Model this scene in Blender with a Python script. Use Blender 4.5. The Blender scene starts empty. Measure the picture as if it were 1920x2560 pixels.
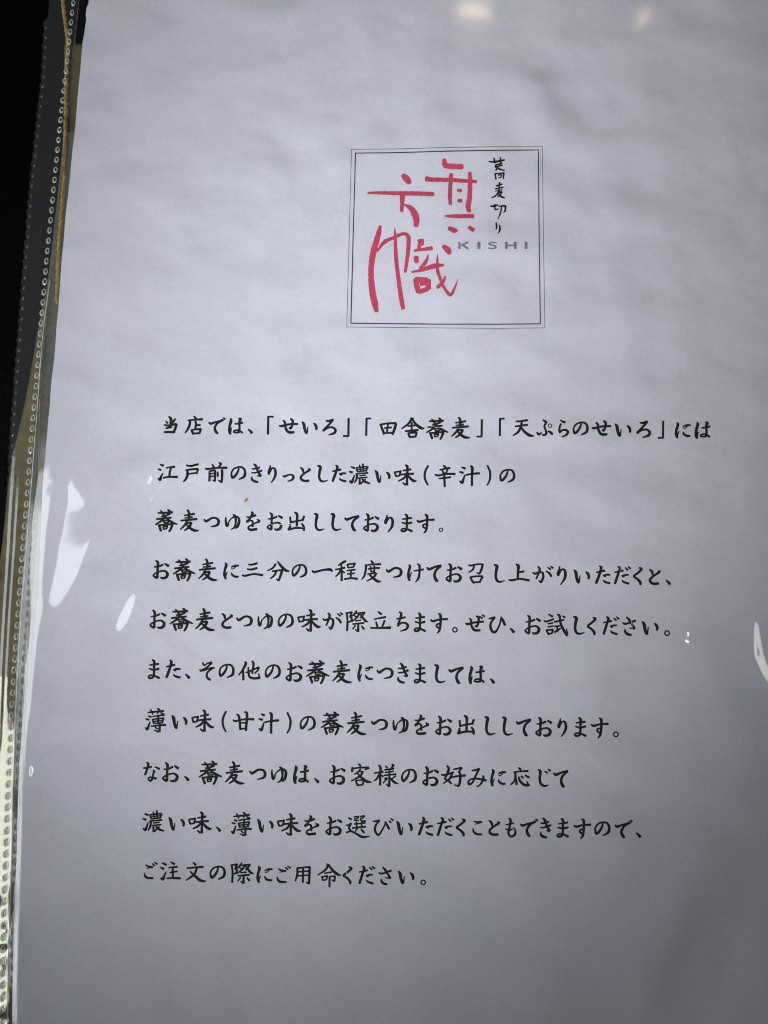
import bpy, math, random
import numpy as np
from mathutils import Matrix, Vector

random.seed(4); rng = np.random.default_rng(11)
scene = bpy.context.scene
H = 0.207                      # height of the phone lens above the page, metres
FPX, CX, CY = 2000.0, 960.0, 1280.0

# ------------------------------------------------------------------ camera
def rot(rx, ry, rz):
    c, s = math.cos, math.sin
    X = np.array([[1,0,0],[0,c(rx),-s(rx)],[0,s(rx),c(rx)]])
    Y = np.array([[c(ry),0,s(ry)],[0,1,0],[-s(ry),0,c(ry)]])
    Z = np.array([[c(rz),-s(rz),0],[s(rz),c(rz),0],[0,0,1]])
    return Z @ Y @ X
RM = rot(*[math.radians(a) for a in (7.749, 1.302, 0.809)])
cam_data = bpy.data.cameras.new('camera')
cam = bpy.data.objects.new('camera', cam_data); scene.collection.objects.link(cam)
cam.matrix_world = Matrix.Translation((0, 0, H)) @ Matrix([list(r) for r in RM]).to_4x4()
cam_data.sensor_fit = 'VERTICAL'; cam_data.sensor_height = 36.0; cam_data.sensor_width = 27.0
cam_data.lens = 36.0 * FPX / 2560.0
cam_data.clip_start = 0.01; cam_data.clip_end = 50.0
scene.camera = cam

def px(x, y, z=0.0):
    """point of the photograph -> point on the horizontal plane at height z"""
    x = np.asarray(x, float); y = np.asarray(y, float); z = np.asarray(z, float)
    d = np.stack([(x-CX)/FPX, -(y-CY)/FPX, -np.ones_like(x)], -1) @ RM.T
    t = (z - H) / d[..., 2]
    return np.stack([t*d[..., 0], t*d[..., 1], np.broadcast_to(z, x.shape)], -1)

# ------------------------------------------------------------------ light
world = bpy.data.worlds.new('World'); scene.world = world; world.use_nodes = True
bg = world.node_tree.nodes['Background']
bg.inputs['Color'].default_value = (0.62, 0.66, 0.80, 1); bg.inputs['Strength'].default_value = 0.022

def area_light(name, loc, target, sx, sy, radiance, color, spread=180):
    ld = bpy.data.lights.new(name, 'AREA'); ld.shape = 'RECTANGLE'; ld.size = sx; ld.size_y = sy
    ld.energy = radiance * math.pi * sx * sy; ld.color = color; ld.spread = math.radians(spread)
    o = bpy.data.objects.new(name, ld); scene.collection.objects.link(o)
    v = Vector(target) - Vector(loc)
    o.matrix_world = Matrix.Translation(loc) @ v.to_track_quat('-Z', 'Y').to_matrix().to_4x4()
    return o
# the window beside the table, towards the reader's left
area_light('window_light', (-0.78, -0.20, 0.82), (-0.08, -0.20, 0), 0.76, 0.36, 4.0, (0.90, 0.95, 1.0))
# added key light, no known lamp, aimed so the page fades towards the foot
area_light('added_key_light', (-0.120, -0.372, 0.447), (-0.015, 0.097, 0), 0.06, 0.06, 12.2, (0.925, 0.95, 1.0), 29)
# added light on the right, mirrored as the glint at the film's right edge
area_light('added_side_light', (0.62, 0.03, 0.55), (0.08, 0, 0), 0.16, 0.20, 3.6, (1.0, 0.97, 0.88))
# two warm pendant lamps over the far end of the table
def mirror_spot(x, y, dist):
    p = px(x, y); d = p - np.array([0, 0, H]); d /= np.linalg.norm(d); d[2] = -d[2]
    return tuple(p + d*dist), tuple(p)
for nm, x, y, sx, sy, L in (('lamp_tube', 1187, 38, 0.040, 0.0022, 48), ('lamp_bulb', 1612, 47, 0.0035, 0.0035, 75)):
    loc, tg = mirror_spot(x, y, 0.9)
    area_light(nm, loc, tg, sx, sy, L, (1.0, 0.80, 0.46))
# added dim lights for warm smears near the top of the film
for nm, x, y, s, L in (('added_warm_smear', 1345, 92, 0.085, 0.30), ('added_far_smear', 1610, 112, 0.065, 0.22)):
    loc, tg = mirror_spot(x, y, 1.1)
    area_light(nm, loc, tg, s*0.7, s, L, (1.0, 0.80, 0.55)).data.shape = 'ELLIPSE'

scene.view_settings.view_transform = 'Standard'; scene.view_settings.look = 'None'
scene.view_settings.exposure = 0.09; scene.view_settings.gamma = 1.0
scene.view_settings.use_curve_mapping = False
scene.cycles.use_denoising = True
scene.cycles.filter_width = 1.1
scene.cycles.max_bounces = 10; scene.cycles.transparent_max_bounces = 24
scene.cycles.caustics_reflective = False; scene.cycles.caustics_refractive = False
# ---------------------------------------------------------------------------
# the printed writing: every character as brush strokes (x,y,width points)
# crop windows the strokes were measured in: name -> (x0, y0, scale)
CROPS = dict(
 L1a=(390,1020,4.74), L1b=(730,1020,4.74), L1c=(1060,1020,4.74), L1d=(1440,1020,4.74), L1e=(1330,1020,4.74),
 L2a=(380,1140,4.74), L2b=(690,1140,4.74), L2c=(970,1140,4.74),
 L3a=(370,1260,4.74), L3b=(700,1260,3.95),
 L4a=(360,1380,4.74), L4b=(690,1380,4.74), L4c=(1030,1390,4.74), L4d=(1350,1390,4.74),
 L5a=(360,1500,4.74), L5b=(700,1510,4.74), L5c=(1040,1510,4.74), L5d=(1360,1515,4.74),
 L6a=(350,1625,4.74), L6b=(650,1625,4.74), L6c=(930,1630,4.74),
 L7a=(350,1755,4.74), L7b=(690,1760,3.95), L7c=(1080,1770,3.386),
 L8a=(340,1885,4.74), L8b=(680,1890,4.74), L8c=(1010,1895,3.95),
 L9a=(340,2010,4.74), L9b=(680,2020,4.74), L9c=(990,2030,4.74), L9d=(1280,2035,4.74),
 L10a=(340,2135,4.74), L10b=(690,2140,3.95), EM=(860,360,3.1904))

GLYPHS = '''
当 L1a|150,102,10 175,125,26 178,160,26 174,188,20|115,155,8 138,180,20|232,128,12 208,158,18 190,182,10|98,200,14 150,207,16 240,190,20|243,188,22 230,240,22 210,290,20|115,240,10 150,233,16 190,228,12|98,288,14 150,285,18 222,287,20
店 L1a|450,96,10 475,130,22|378,150,14 450,140,12 552,134,20|405,150,18 398,200,22 375,255,18 345,298,8|465,155,14 474,185,18 466,248,16|475,205,12 525,200,16|418,258,14 432,285,20 445,310,20|420,262,12 470,254,14 535,252,18|530,258,20 515,300,16|445,304,14 515,297,16
で L1a|625,170,10 648,186,20 700,170,16 778,152,18|775,152,14 725,185,18 697,235,20 710,280,24 732,303,16|778,132,8 797,152,15|796,116,8 818,133,16
は L1a|882,122,8 890,150,24 872,220,22 872,280,26 884,312,16|884,280,10 896,235,5|935,188,10 980,185,14 1028,172,18|978,124,10 1000,132,26 987,165,18 990,230,18 987,280,18|990,285,16 955,292,14 922,285,12 930,268,10 960,262,12 995,272,14 1025,295,18
、 L1a|1093,252,8 1115,270,18 1136,296,26
「 L1a|!1395,103,14 1324,103,14|!1331,98,18 1327,316,18
せ L1d|188,233,8 215,240,20 300,220,18 412,214,18|325,152,12 350,175,22 347,225,20 325,268,20 308,255,6|235,174,12 256,192,18 263,245,20 280,290,22 310,313,24 368,312,20
い L1b|120,161,8 140,190,26 150,245,24 168,290,26 182,294,14|180,290,10 188,222,4|255,181,8 277,200,22 290,230,22 285,258,16
ろ L1b|400,148,8 430,156,16 488,138,20|484,142,20 440,195,18 370,270,22|370,270,20 420,238,14 480,230,16 515,262,22 498,298,22 432,320,6
」 L1b|!671,119,17 668,340,17|!604,333,14 672,333,14
田 L1b|1046,193,16 1070,250,20 1092,310,22|1050,198,16 1130,183,14 1230,180,20|1234,185,20 1215,250,22 1190,315,18|1085,298,12 1195,294,14|1095,238,12 1180,231,14|1140,190,16 1130,240,14 1125,298,14
舎 L1b|1418,130,20 1380,185,18 1300,246,8|1420,125,12 1470,195,22 1530,238,26 1568,242,8|1405,117,8 1440,128,14|1418,170,14 1418,262,14|1372,215,10 1465,205,14|1340,275,12 1400,270,16 1495,262,18|1375,295,14 1397,348,20|1375,298,12 1475,290,16|1478,292,16 1462,342,16|1395,345,14 1462,340,14
蕎 L1c|60,157,10 150,155,16 230,150,18|90,130,8 120,162,18 132,185,12|174,120,12 197,140,18 170,182,12|202,168,14 150,188,14 100,196,10|44,228,12 120,220,16 215,210,14|150,192,16 110,240,18 30,292,8|160,222,12 220,262,22 285,288,8|120,244,8 140,272,14|125,247,8 195,244,10|192,250,10 180,268,10|135,270,8 185,266,8|68,290,14 85,330,20 97,365,18|80,299,14 150,290,14 235,285,16|228,290,20 210,340,18 190,372,14|120,315,10 132,346,12|120,315,10 175,310,10|172,312,10 160,340,10|130,342,8 165,338,8
麦 L1c|408,112,12 428,140,20 430,218,18|372,176,10 430,168,14 495,156,16|378,206,8 470,195,14|332,236,14 400,230,16 525,218,18|412,228,16 380,285,18 325,338,8|405,263,12 455,258,18|460,258,20 430,310,22 372,352,8|395,275,12 440,320,22 490,348,24 545,352,8
天 L1c|1088,158,12 1130,158,14 1225,145,18|1082,220,12 1130,212,14 1225,200,18|1158,155,14 1150,215,20 1115,285,20 1055,326,8|1150,230,16 1195,285,22 1250,323,26 1300,332,8
ぷ L1c|1408,140,8 1432,158,20 1455,172,18|1450,174,14 1426,215,16 1440,260,16 1450,295,22 1430,320,16 1398,318,10|1337,288,10 1360,312,20 1396,290,4|1470,272,8 1500,290,22 1522,312,20|o1493,210,21,11
ら L1e|335,145,8 362,160,16 392,172,20|345,185,10 328,225,16 324,270,18 332,295,14|322,290,18 365,262,14 405,262,18 425,285,20 405,320,18 352,344,6
江 L2a|98,101,10 135,115,20|72,155,10 105,166,20|72,266,8 95,282,26 108,245,16 128,206,6|168,142,10 210,135,14 270,128,20|225,140,16 212,190,18 205,245,16|132,260,12 200,248,16 300,248,22
戸 L2a|405,110,10 460,118,16 548,98,16|400,168,10 460,160,14 545,152,18|545,155,18 530,205,14|435,212,12 540,200,14|420,170,18 420,230,22 400,275,18 372,305,8
前 L2a|710,98,10 732,128,16|792,80,10 818,92,18 790,132,14|632,145,10 660,155,16 760,141,14 888,139,20|682,178,14 682,240,18 680,298,18|690,178,12 748,168,16|748,172,18 748,240,16 743,302,16|692,212,10 735,205,10|692,245,10 735,238,10|718,285,6 740,298,12|778,190,14 780,242,16|830,162,20 832,230,20 825,314,18|785,285,6 815,308,16
の L2a|1030,130,10 1020,180,16 990,230,20 955,258,20 942,225,16 945,190,12 975,150,12 1030,130,12 1080,142,16 1103,190,20 1090,245,22 1028,279,6
き L2a|1182,152,8 1230,150,14 1278,135,16|1180,200,8 1240,195,14 1302,172,18|1205,93,8 1232,120,22 1255,180,18 1288,235,22|1290,241,14 1245,232,5|1185,245,6 1183,275,18 1215,300,22 1255,308,16
り L2a|1402,110,5 1397,150,16 1382,190,20 1388,216,20|1390,205,10 1420,158,5|1408,152,8 1445,145,16 1464,185,22 1455,250,20 1412,318,6
っ L2b|80,236,8 105,242,20 150,223,12 195,227,16 206,255,20 185,285,16 138,300,5
と L2b|288,135,8 315,158,20 325,198,14|385,148,8 404,166,22|400,165,20 340,205,16 297,245,18 302,278,20 340,296,20 390,292,20
し L2b|492,114,8 525,130,26 516,190,22 512,250,20 530,292,20 565,302,14 612,288,4
た L2b|670,182,10 720,172,14 768,160,18|708,108,8 728,130,22 712,190,20 690,250,22 670,300,20|750,215,10 790,206,16 830,207,12|758,221,3 772,229,4 782,220,7|750,265,6 772,285,16 828,300,18
濃 L2b|890,127,10 930,145,18|868,184,10 905,196,20|870,293,8 897,312,26 915,270,16 930,226,6|948,138,10 968,188,14|955,140,10 1080,125,12|1087,128,16 1065,182,12|965,188,10 1065,174,10|965,162,7 1070,150,7|990,105,10 1002,180,9|1030,93,14 1035,175,9|945,215,12 1000,207,10 1090,200,14|960,218,18 955,270,16 930,318,8|990,234,9 1060,226,9|975,262,9 1080,252,11|992,268,14 992,335,18|1060,275,12 1002,332,12|1020,272,10 1055,305,20 1112,326,10
味 L2c|78,190,12 95,242,16|78,192,12 155,180,14|150,180,16 135,238,14|95,242,12 140,233,12|176,174,10 272,158,18|155,222,14 220,213,14 302,210,18|205,108,10 230,130,22 226,250,18 225,345,22|172,315,6 205,340,20|215,222,14 185,265,18 122,298,8|230,225,14 275,275,22 310,297,22 338,294,6
( L2c|478,114,14 447,170,18 434,230,18 445,290,16 474,345,12
辛 L2c|656,110,10 685,142,22|612,166,10 660,155,12 732,142,18|640,165,10 656,198,16|708,156,12 690,196,12|555,220,12 600,232,16 680,213,16 795,213,20|602,268,10 660,262,14 742,252,16|672,198,14 668,250,18 672,363,18
汁 L2c|873,134,10 915,148,20|848,187,10 890,200,20|848,296,8 877,314,26 895,270,16 910,226,6|920,226,12 1000,212,16 1083,205,20|975,118,10 998,140,24 995,250,20 994,350,20
) L2c|1177,113,14 1206,180,16 1212,235,18 1200,300,14 1174,348,10
つ L3a|663,178,8 690,204,22 760,166,16 815,172,18 838,205,24 820,250,20 746,270,5
ゆ L3a|922,155,5 922,200,16 934,258,22 948,250,14 965,198,8 1020,152,12 1065,157,14 1080,195,22 1065,260,24 1035,285,16|1008,124,10 1035,150,22 1040,220,16 1025,275,16 984,303,5
を L3a|1167,153,8 1215,155,14 1278,132,18|1222,94,8 1240,112,22 1208,170,16 1170,212,20|1168,216,14 1212,196,12 1238,207,16 1242,268,16|1292,182,8 1322,202,22|1325,205,18 1270,228,12 1200,265,12 1190,290,18 1220,306,22 1290,298,22
お L3a|1425,178,8 1480,170,14 1528,150,16|1443,103,8 1468,130,22 1465,200,18 1462,300,22|1462,305,18 1425,285,16 1420,265,12 1470,235,12 1540,222,14 1577,255,24 1560,295,24 1515,305,16 1500,290,5|1545,138,10 1590,166,24
出 L3b|142,80,8 168,102,20 168,170,16 166,242,16|100,128,12 105,182,14|100,183,12 160,170,12 228,158,12|238,120,16 222,166,14|100,200,10 97,232,18 83,256,16|85,254,14 160,236,14 235,238,14|215,193,10 234,225,16 236,262,16
て L3b|640,136,8 660,154,18 720,132,14 778,120,16|775,124,16 728,165,16 713,210,18 728,250,22 745,264,14
ま L3b|1210,150,8 1298,138,14|1203,182,8 1250,194,12 1302,182,14|1235,100,8 1254,120,18 1252,180,14 1252,235,14|1252,232,14 1245,260,14 1212,270,14 1198,258,12 1215,244,10 1255,248,12 1305,270,16
す L3b|1352,162,8 1378,175,16 1440,160,12 1522,155,16|1430,102,8 1452,120,18 1452,200,16 1442,260,16 1418,290,5|1448,198,10 1418,205,12 1413,225,12 1440,242,12
。 L3b|o1590,255,17,11
に L4a|962,128,8 975,155,24 957,220,20 954,270,24 968,318,18|968,285,10 988,235,5|1035,178,8 1080,163,16 1122,162,14|1035,195,3 1058,200,4 1085,176,8|1035,245,6 1047,272,18 1080,292,18 1118,292,16
三 L4a|1238,148,10 1280,150,16 1342,133,18|1222,203,10 1270,208,16 1340,190,18|1165,274,12 1200,282,18 1300,262,14 1408,275,20
分 L4a|1562,140,14 1525,190,16 1462,222,6|1582,112,8 1624,165,22 1674,215,24 1722,228,8|1520,230,12 1570,221,14 1640,215,16|1638,218,22 1615,290,20 1595,340,18|1565,318,6 1595,338,14|1570,225,16 1545,275,16 1498,317,8
一 L4b|428,218,10 455,238,20 560,213,16 640,208,24 668,230,12
程 L4b|828,108,14 800,120,20 738,160,8|703,208,10 760,200,14 815,185,16|775,150,14 778,240,16 778,340,20|768,205,14 745,255,16 705,291,8|785,225,10 812,245,14|845,145,12 855,185,14|848,146,10 940,135,14|935,138,16 915,182,12|855,187,10 915,178,12|840,222,10 940,208,14|845,262,10 930,252,12|808,322,12 890,311,16 965,318,18|888,215,14 885,312,14
度 L4b|1123,101,8 1148,132,22|1055,160,12 1120,150,12 1240,145,18|1068,160,18 1060,230,18 1045,285,16 1015,327,6|1090,202,10 1150,192,12 1228,188,14|1120,170,12 1126,235,12|1165,166,14 1165,232,12|1125,233,9 1168,229,9|1085,262,10 1130,256,12 1185,248,16|1190,252,18 1150,305,16 1072,345,6|1110,272,12 1155,312,20 1200,345,24 1242,351,8
け L4b|1572,150,8 1588,175,22 1570,240,20 1572,300,24 1584,340,16|1584,300,10 1605,238,4|1632,224,8 1672,219,12 1748,206,16|1672,142,8 1700,162,20 1700,247,18 1687,312,18 1654,354,6
召 L4c|670,104,10 700,113,16 780,97,12 840,100,14|840,100,18 822,160,20 797,215,16|765,197,5 795,212,14|738,110,16 720,160,16 670,196,6|688,250,14 710,290,18 737,322,16|690,251,14 760,241,14 835,240,16|837,245,18 810,295,16 800,315,12|735,312,12 810,307,14
上 L4c|1232,98,10 1260,120,26 1255,200,20 1255,272,20|1262,194,12 1325,182,18|1145,282,10 1185,288,20 1280,271,16 1388,290,20
が L4c|1430,193,8 1457,210,18 1510,191,14 1548,196,16|1550,198,18 1555,250,20 1530,312,22|1500,287,5 1528,316,16|1490,125,8 1512,150,20 1502,200,18 1470,273,12|1587,176,6 1627,205,18 1652,243,18|1605,134,6 1645,161,16|1640,122,6 1670,142,18
だ L4d|883,193,8 930,185,14 985,172,16|922,123,8 947,145,22 930,200,20 910,260,22 888,328,20|968,238,10 1005,226,14 1048,224,12|976,243,3 990,250,4 1000,240,6|972,285,6 992,308,16 1053,328,18|1010,138,6 1040,166,16|1042,126,6 1072,150,18
く L4d|1172,138,8 1202,155,22 1160,200,18 1113,240,18 1150,270,18 1187,310,24 1190,343,16
際 L5b|790,108,14 800,200,16 795,316,18|780,110,12 840,99,14 855,97,12|852,98,16 830,150,14|825,150,10 850,170,16 842,200,16 815,216,8|908,80,10 885,115,16 850,146,8|885,112,10 950,105,10|943,108,16 915,155,16 850,212,6|880,138,8 905,152,10|950,105,10 1005,100,14|1002,102,18 965,152,14 948,165,10|950,112,10 975,155,18 1010,198,22 1042,212,6|892,200,10 960,192,12|860,238,10 920,232,14 995,225,16|928,235,14 926,325,22|890,302,5 922,325,16|892,255,12 860,301,8|965,260,10 995,296,20
立 L5b|1160,89,8 1200,122,22|1116,182,10 1160,171,12 1252,155,18|1136,208,10 1155,266,20|1240,195,16 1225,235,16 1207,275,12|1072,282,14 1140,285,14 1310,280,24
ち L5b|1380,175,10 1425,170,14 1485,156,16|1410,95,8 1437,115,22 1422,180,18 1398,245,18|1393,262,16 1440,224,14 1495,230,18 1514,258,22 1495,298,18 1426,322,5
ぜ L5c|588,228,8 612,238,20 690,220,16 800,208,16|713,140,8 741,165,20 739,220,18 717,268,18 700,255,6|632,170,8 651,190,16 656,250,18 675,290,22 700,312,22 760,312,18|748,143,6 785,170,16|780,128,6 812,149,16
ひ L5c|862,175,8 890,170,16 935,158,18|933,163,16 892,215,16 882,270,20 905,325,22 935,333,22 965,300,14 995,230,12 1010,165,12|1003,152,8 1027,190,22 1055,250,22
試 L5d|53,98,8 100,125,18|-2,174,8 30,184,14 115,155,14|45,212,10 105,200,12|45,248,10 108,238,12|28,285,14 57,340,18|30,286,12 105,278,14|107,280,16 92,325,14|55,330,12 90,325,12|118,187,12 160,182,14 235,165,16|153,97,8 185,120,20 195,200,18 235,290,22 275,352,18|278,332,14 264,270,6|218,118,8 250,138,18|125,242,10 190,235,12|158,242,12 155,290,12|117,312,8 150,297,18 200,260,6
さ L5d|930,198,8 960,212,16 1020,196,14 1083,172,20|976,130,8 1005,160,20 1040,215,18 1073,265,18|1075,270,12 1010,260,4|960,275,6 962,305,18 990,333,22 1033,345,16
そ L6a|742,150,10 755,180,16|762,188,8 800,160,10 850,146,16|850,152,16 790,208,14 712,250,14|708,236,10 740,243,16 830,216,12 882,210,14|860,217,12 805,260,16 790,305,18 807,338,20 835,354,16
他 L6a|1240,143,12 1255,160,22 1215,240,16 1168,299,6|1222,235,16 1225,355,20|1253,268,10 1300,252,14 1350,228,12 1408,205,16|1410,207,16 1395,242,14 1360,275,10|1323,132,10 1345,160,20 1330,280,14|1283,205,10 1287,260,16 1297,315,18 1340,335,20 1412,332,22|1418,335,18 1406,278,6
薄 L7a|92,125,10 180,115,14 280,106,16|126,88,8 145,128,14 150,148,8|205,74,8 227,95,18 207,138,8|98,165,8 132,178,18|68,200,8 108,211,18|62,303,8 87,322,24 105,275,16 120,236,6|150,172,9 220,161,10 290,152,16|245,126,8 285,150,16|148,205,12 165,257,14|150,205,9 285,190,12|278,195,16 262,250,14|165,229,9 265,220,9|165,253,9 262,246,9|218,158,16 215,258,13|130,288,10 200,279,14 305,272,18|237,260,14 230,352,22|165,331,5 218,354,18|178,297,8 207,320,14
甘 L7a|1102,212,10 1130,226,16 1230,206,14 1350,205,20|1148,143,10 1174,180,20 1190,328,20|1238,117,10 1268,145,22 1255,337,20|1185,250,10 1255,245,11|1190,318,12 1255,313,14
な L8a|82,166,8 120,165,14 185,150,14|122,97,8 147,120,20 131,180,18 108,246,18|225,153,8 278,176,20|205,190,8 217,205,18 202,245,14 195,290,18 172,317,18 147,298,14 160,277,12 205,280,14 240,292,18
客 L8b|1022,90,8 1050,117,20|950,132,10 952,165,20 945,190,10|955,147,12 1050,137,12 1145,138,18|1148,140,16 1100,166,6|1050,155,12 1020,190,14 975,216,6|1030,183,8 1080,185,14|1078,186,16 1040,240,18 935,299,6|1015,208,10 1060,255,20 1120,300,24 1180,311,6|990,290,10 1015,350,18|1000,289,9 1085,283,11|1087,286,14 1075,342,14|1015,347,14 1080,340,12
様 L8b|1212,203,10 1260,195,14 1318,185,16|1260,108,10 1285,135,20 1282,240,18 1282,345,20|1275,207,14 1245,265,16 1208,299,6|1290,225,8 1318,245,14|1343,117,8 1367,142,14|1418,98,10 1440,110,16 1410,147,10|1335,165,10 1445,150,14|1340,196,9 1440,182,11|1325,230,10 1470,215,14|1392,150,12 1392,232,13|1390,237,14 1390,360,20|1350,332,5 1383,358,16|1330,270,10 1365,263,12 1315,322,8|1465,236,12 1420,272,10|1400,262,12 1450,310,20 1495,329,6
好 L8c|423,75,8 442,105,18 422,165,15 402,205,12|402,207,10 440,225,14 468,254,12|368,162,8 400,168,14 490,140,8|478,140,14 455,200,16 388,251,6|488,112,8 520,107,11 570,95,13|570,98,14 545,132,10|538,130,10 557,170,18 551,240,18 540,276,16|495,264,5 535,278,14|475,190,10 530,179,13 605,172,16
み L8c|670,124,8 700,121,14 745,106,16|742,110,14 715,160,14 680,235,14 645,260,16 636,235,12 670,207,11 740,206,13 812,222,16|780,172,8 783,200,18 757,258,12 718,285,5
応 L8c|1130,95,8 1154,116,16|1085,142,11 1140,132,9 1225,128,14|1098,145,16 1100,195,15 1085,235,13 1050,265,6|1108,205,10 1112,262,18|1130,185,10 1145,225,15 1175,258,18 1215,271,18 1238,266,12|1230,264,10 1212,232,5|1155,176,8 1175,196,13|1195,170,8 1234,192,17
じ L8c|1325,112,8 1347,135,20 1340,200,18 1350,250,18 1385,276,16 1425,266,5|1390,130,6 1415,146,14|1420,110,6 1446,126,15
選 L9b|905,113,8 940,137,18|878,203,8 905,205,14 940,180,14|938,185,16 908,238,14|905,240,12 930,262,12 885,294,10|880,292,10 930,275,14 1000,305,16 1070,343,22 1155,336,5|970,105,8 1030,98,11|1025,100,12 1015,120,10 980,127,9|980,127,9 985,147,11 1030,146,10|1045,100,9 1095,92,13|1092,96,12 1080,116,10 1050,122,9|1050,122,9 1057,150,11 1110,155,12|975,190,9 1105,176,12|1000,165,12 1005,227,12|1065,160,12 1060,222,12|950,237,11 1110,220,15|1012,240,12 985,279,8|1055,247,10 1090,292,18
び L9b|1195,158,8 1220,158,14 1275,146,15|1273,150,14 1232,200,16 1220,260,18 1245,310,20 1268,316,16 1300,270,13 1335,205,11 1345,160,10|1345,160,8 1362,200,18 1390,250,18|1385,152,6 1412,172,14|1405,123,6 1436,148,15
こ L9c|922,108,8 960,119,14 1015,118,16|1005,124,8 965,138,4 932,145,4|912,193,6 922,235,18 960,262,18 1016,265,16
も L9c|1335,73,8 1358,95,20 1347,170,18 1332,235,18 1345,280,18 1380,288,18 1412,260,20 1412,215,12 1393,183,5|1300,152,8 1392,132,16|1298,200,8 1340,213,14 1385,200,8
ご L10a|115,128,8 145,148,16 200,155,16|195,162,7 165,165,3 128,172,3|98,225,6 110,262,18 140,283,20 203,285,16|190,112,6 222,138,15|218,98,6 252,120,15
注 L10a|310,106,10 360,128,20|288,159,8 330,176,20|290,283,8 318,298,26 335,260,16 355,211,6|410,93,8 457,119,22|388,162,10 490,151,15|400,220,9 490,206,13|435,155,16 438,285,16|362,290,10 430,285,16 525,288,20
文 L10a|676,97,8 707,130,22|602,168,10 680,161,14 795,152,18|722,165,16 690,240,20 592,313,8|640,206,8 700,260,22 765,313,26 830,324,8
用 L10b|212,120,14 210,185,16 190,248,8|205,121,11 270,113,10 335,108,14|332,112,16 330,190,16 326,272,16|295,257,5 322,272,13|215,156,9 325,149,9|212,196,9 325,189,9|268,118,12 265,260,13
命 L10b|515,85,16 490,135,14 412,189,6|515,82,12 560,140,18 605,178,20 642,191,5|498,77,7 532,95,11|478,170,7 552,158,10|452,205,10 465,241,13|452,206,9 510,196,11|508,199,11 498,233,9|465,239,9 500,233,9|528,207,9 585,192,11|582,196,13 575,245,13 550,233,5|530,202,13 528,306,14
'''

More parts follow.
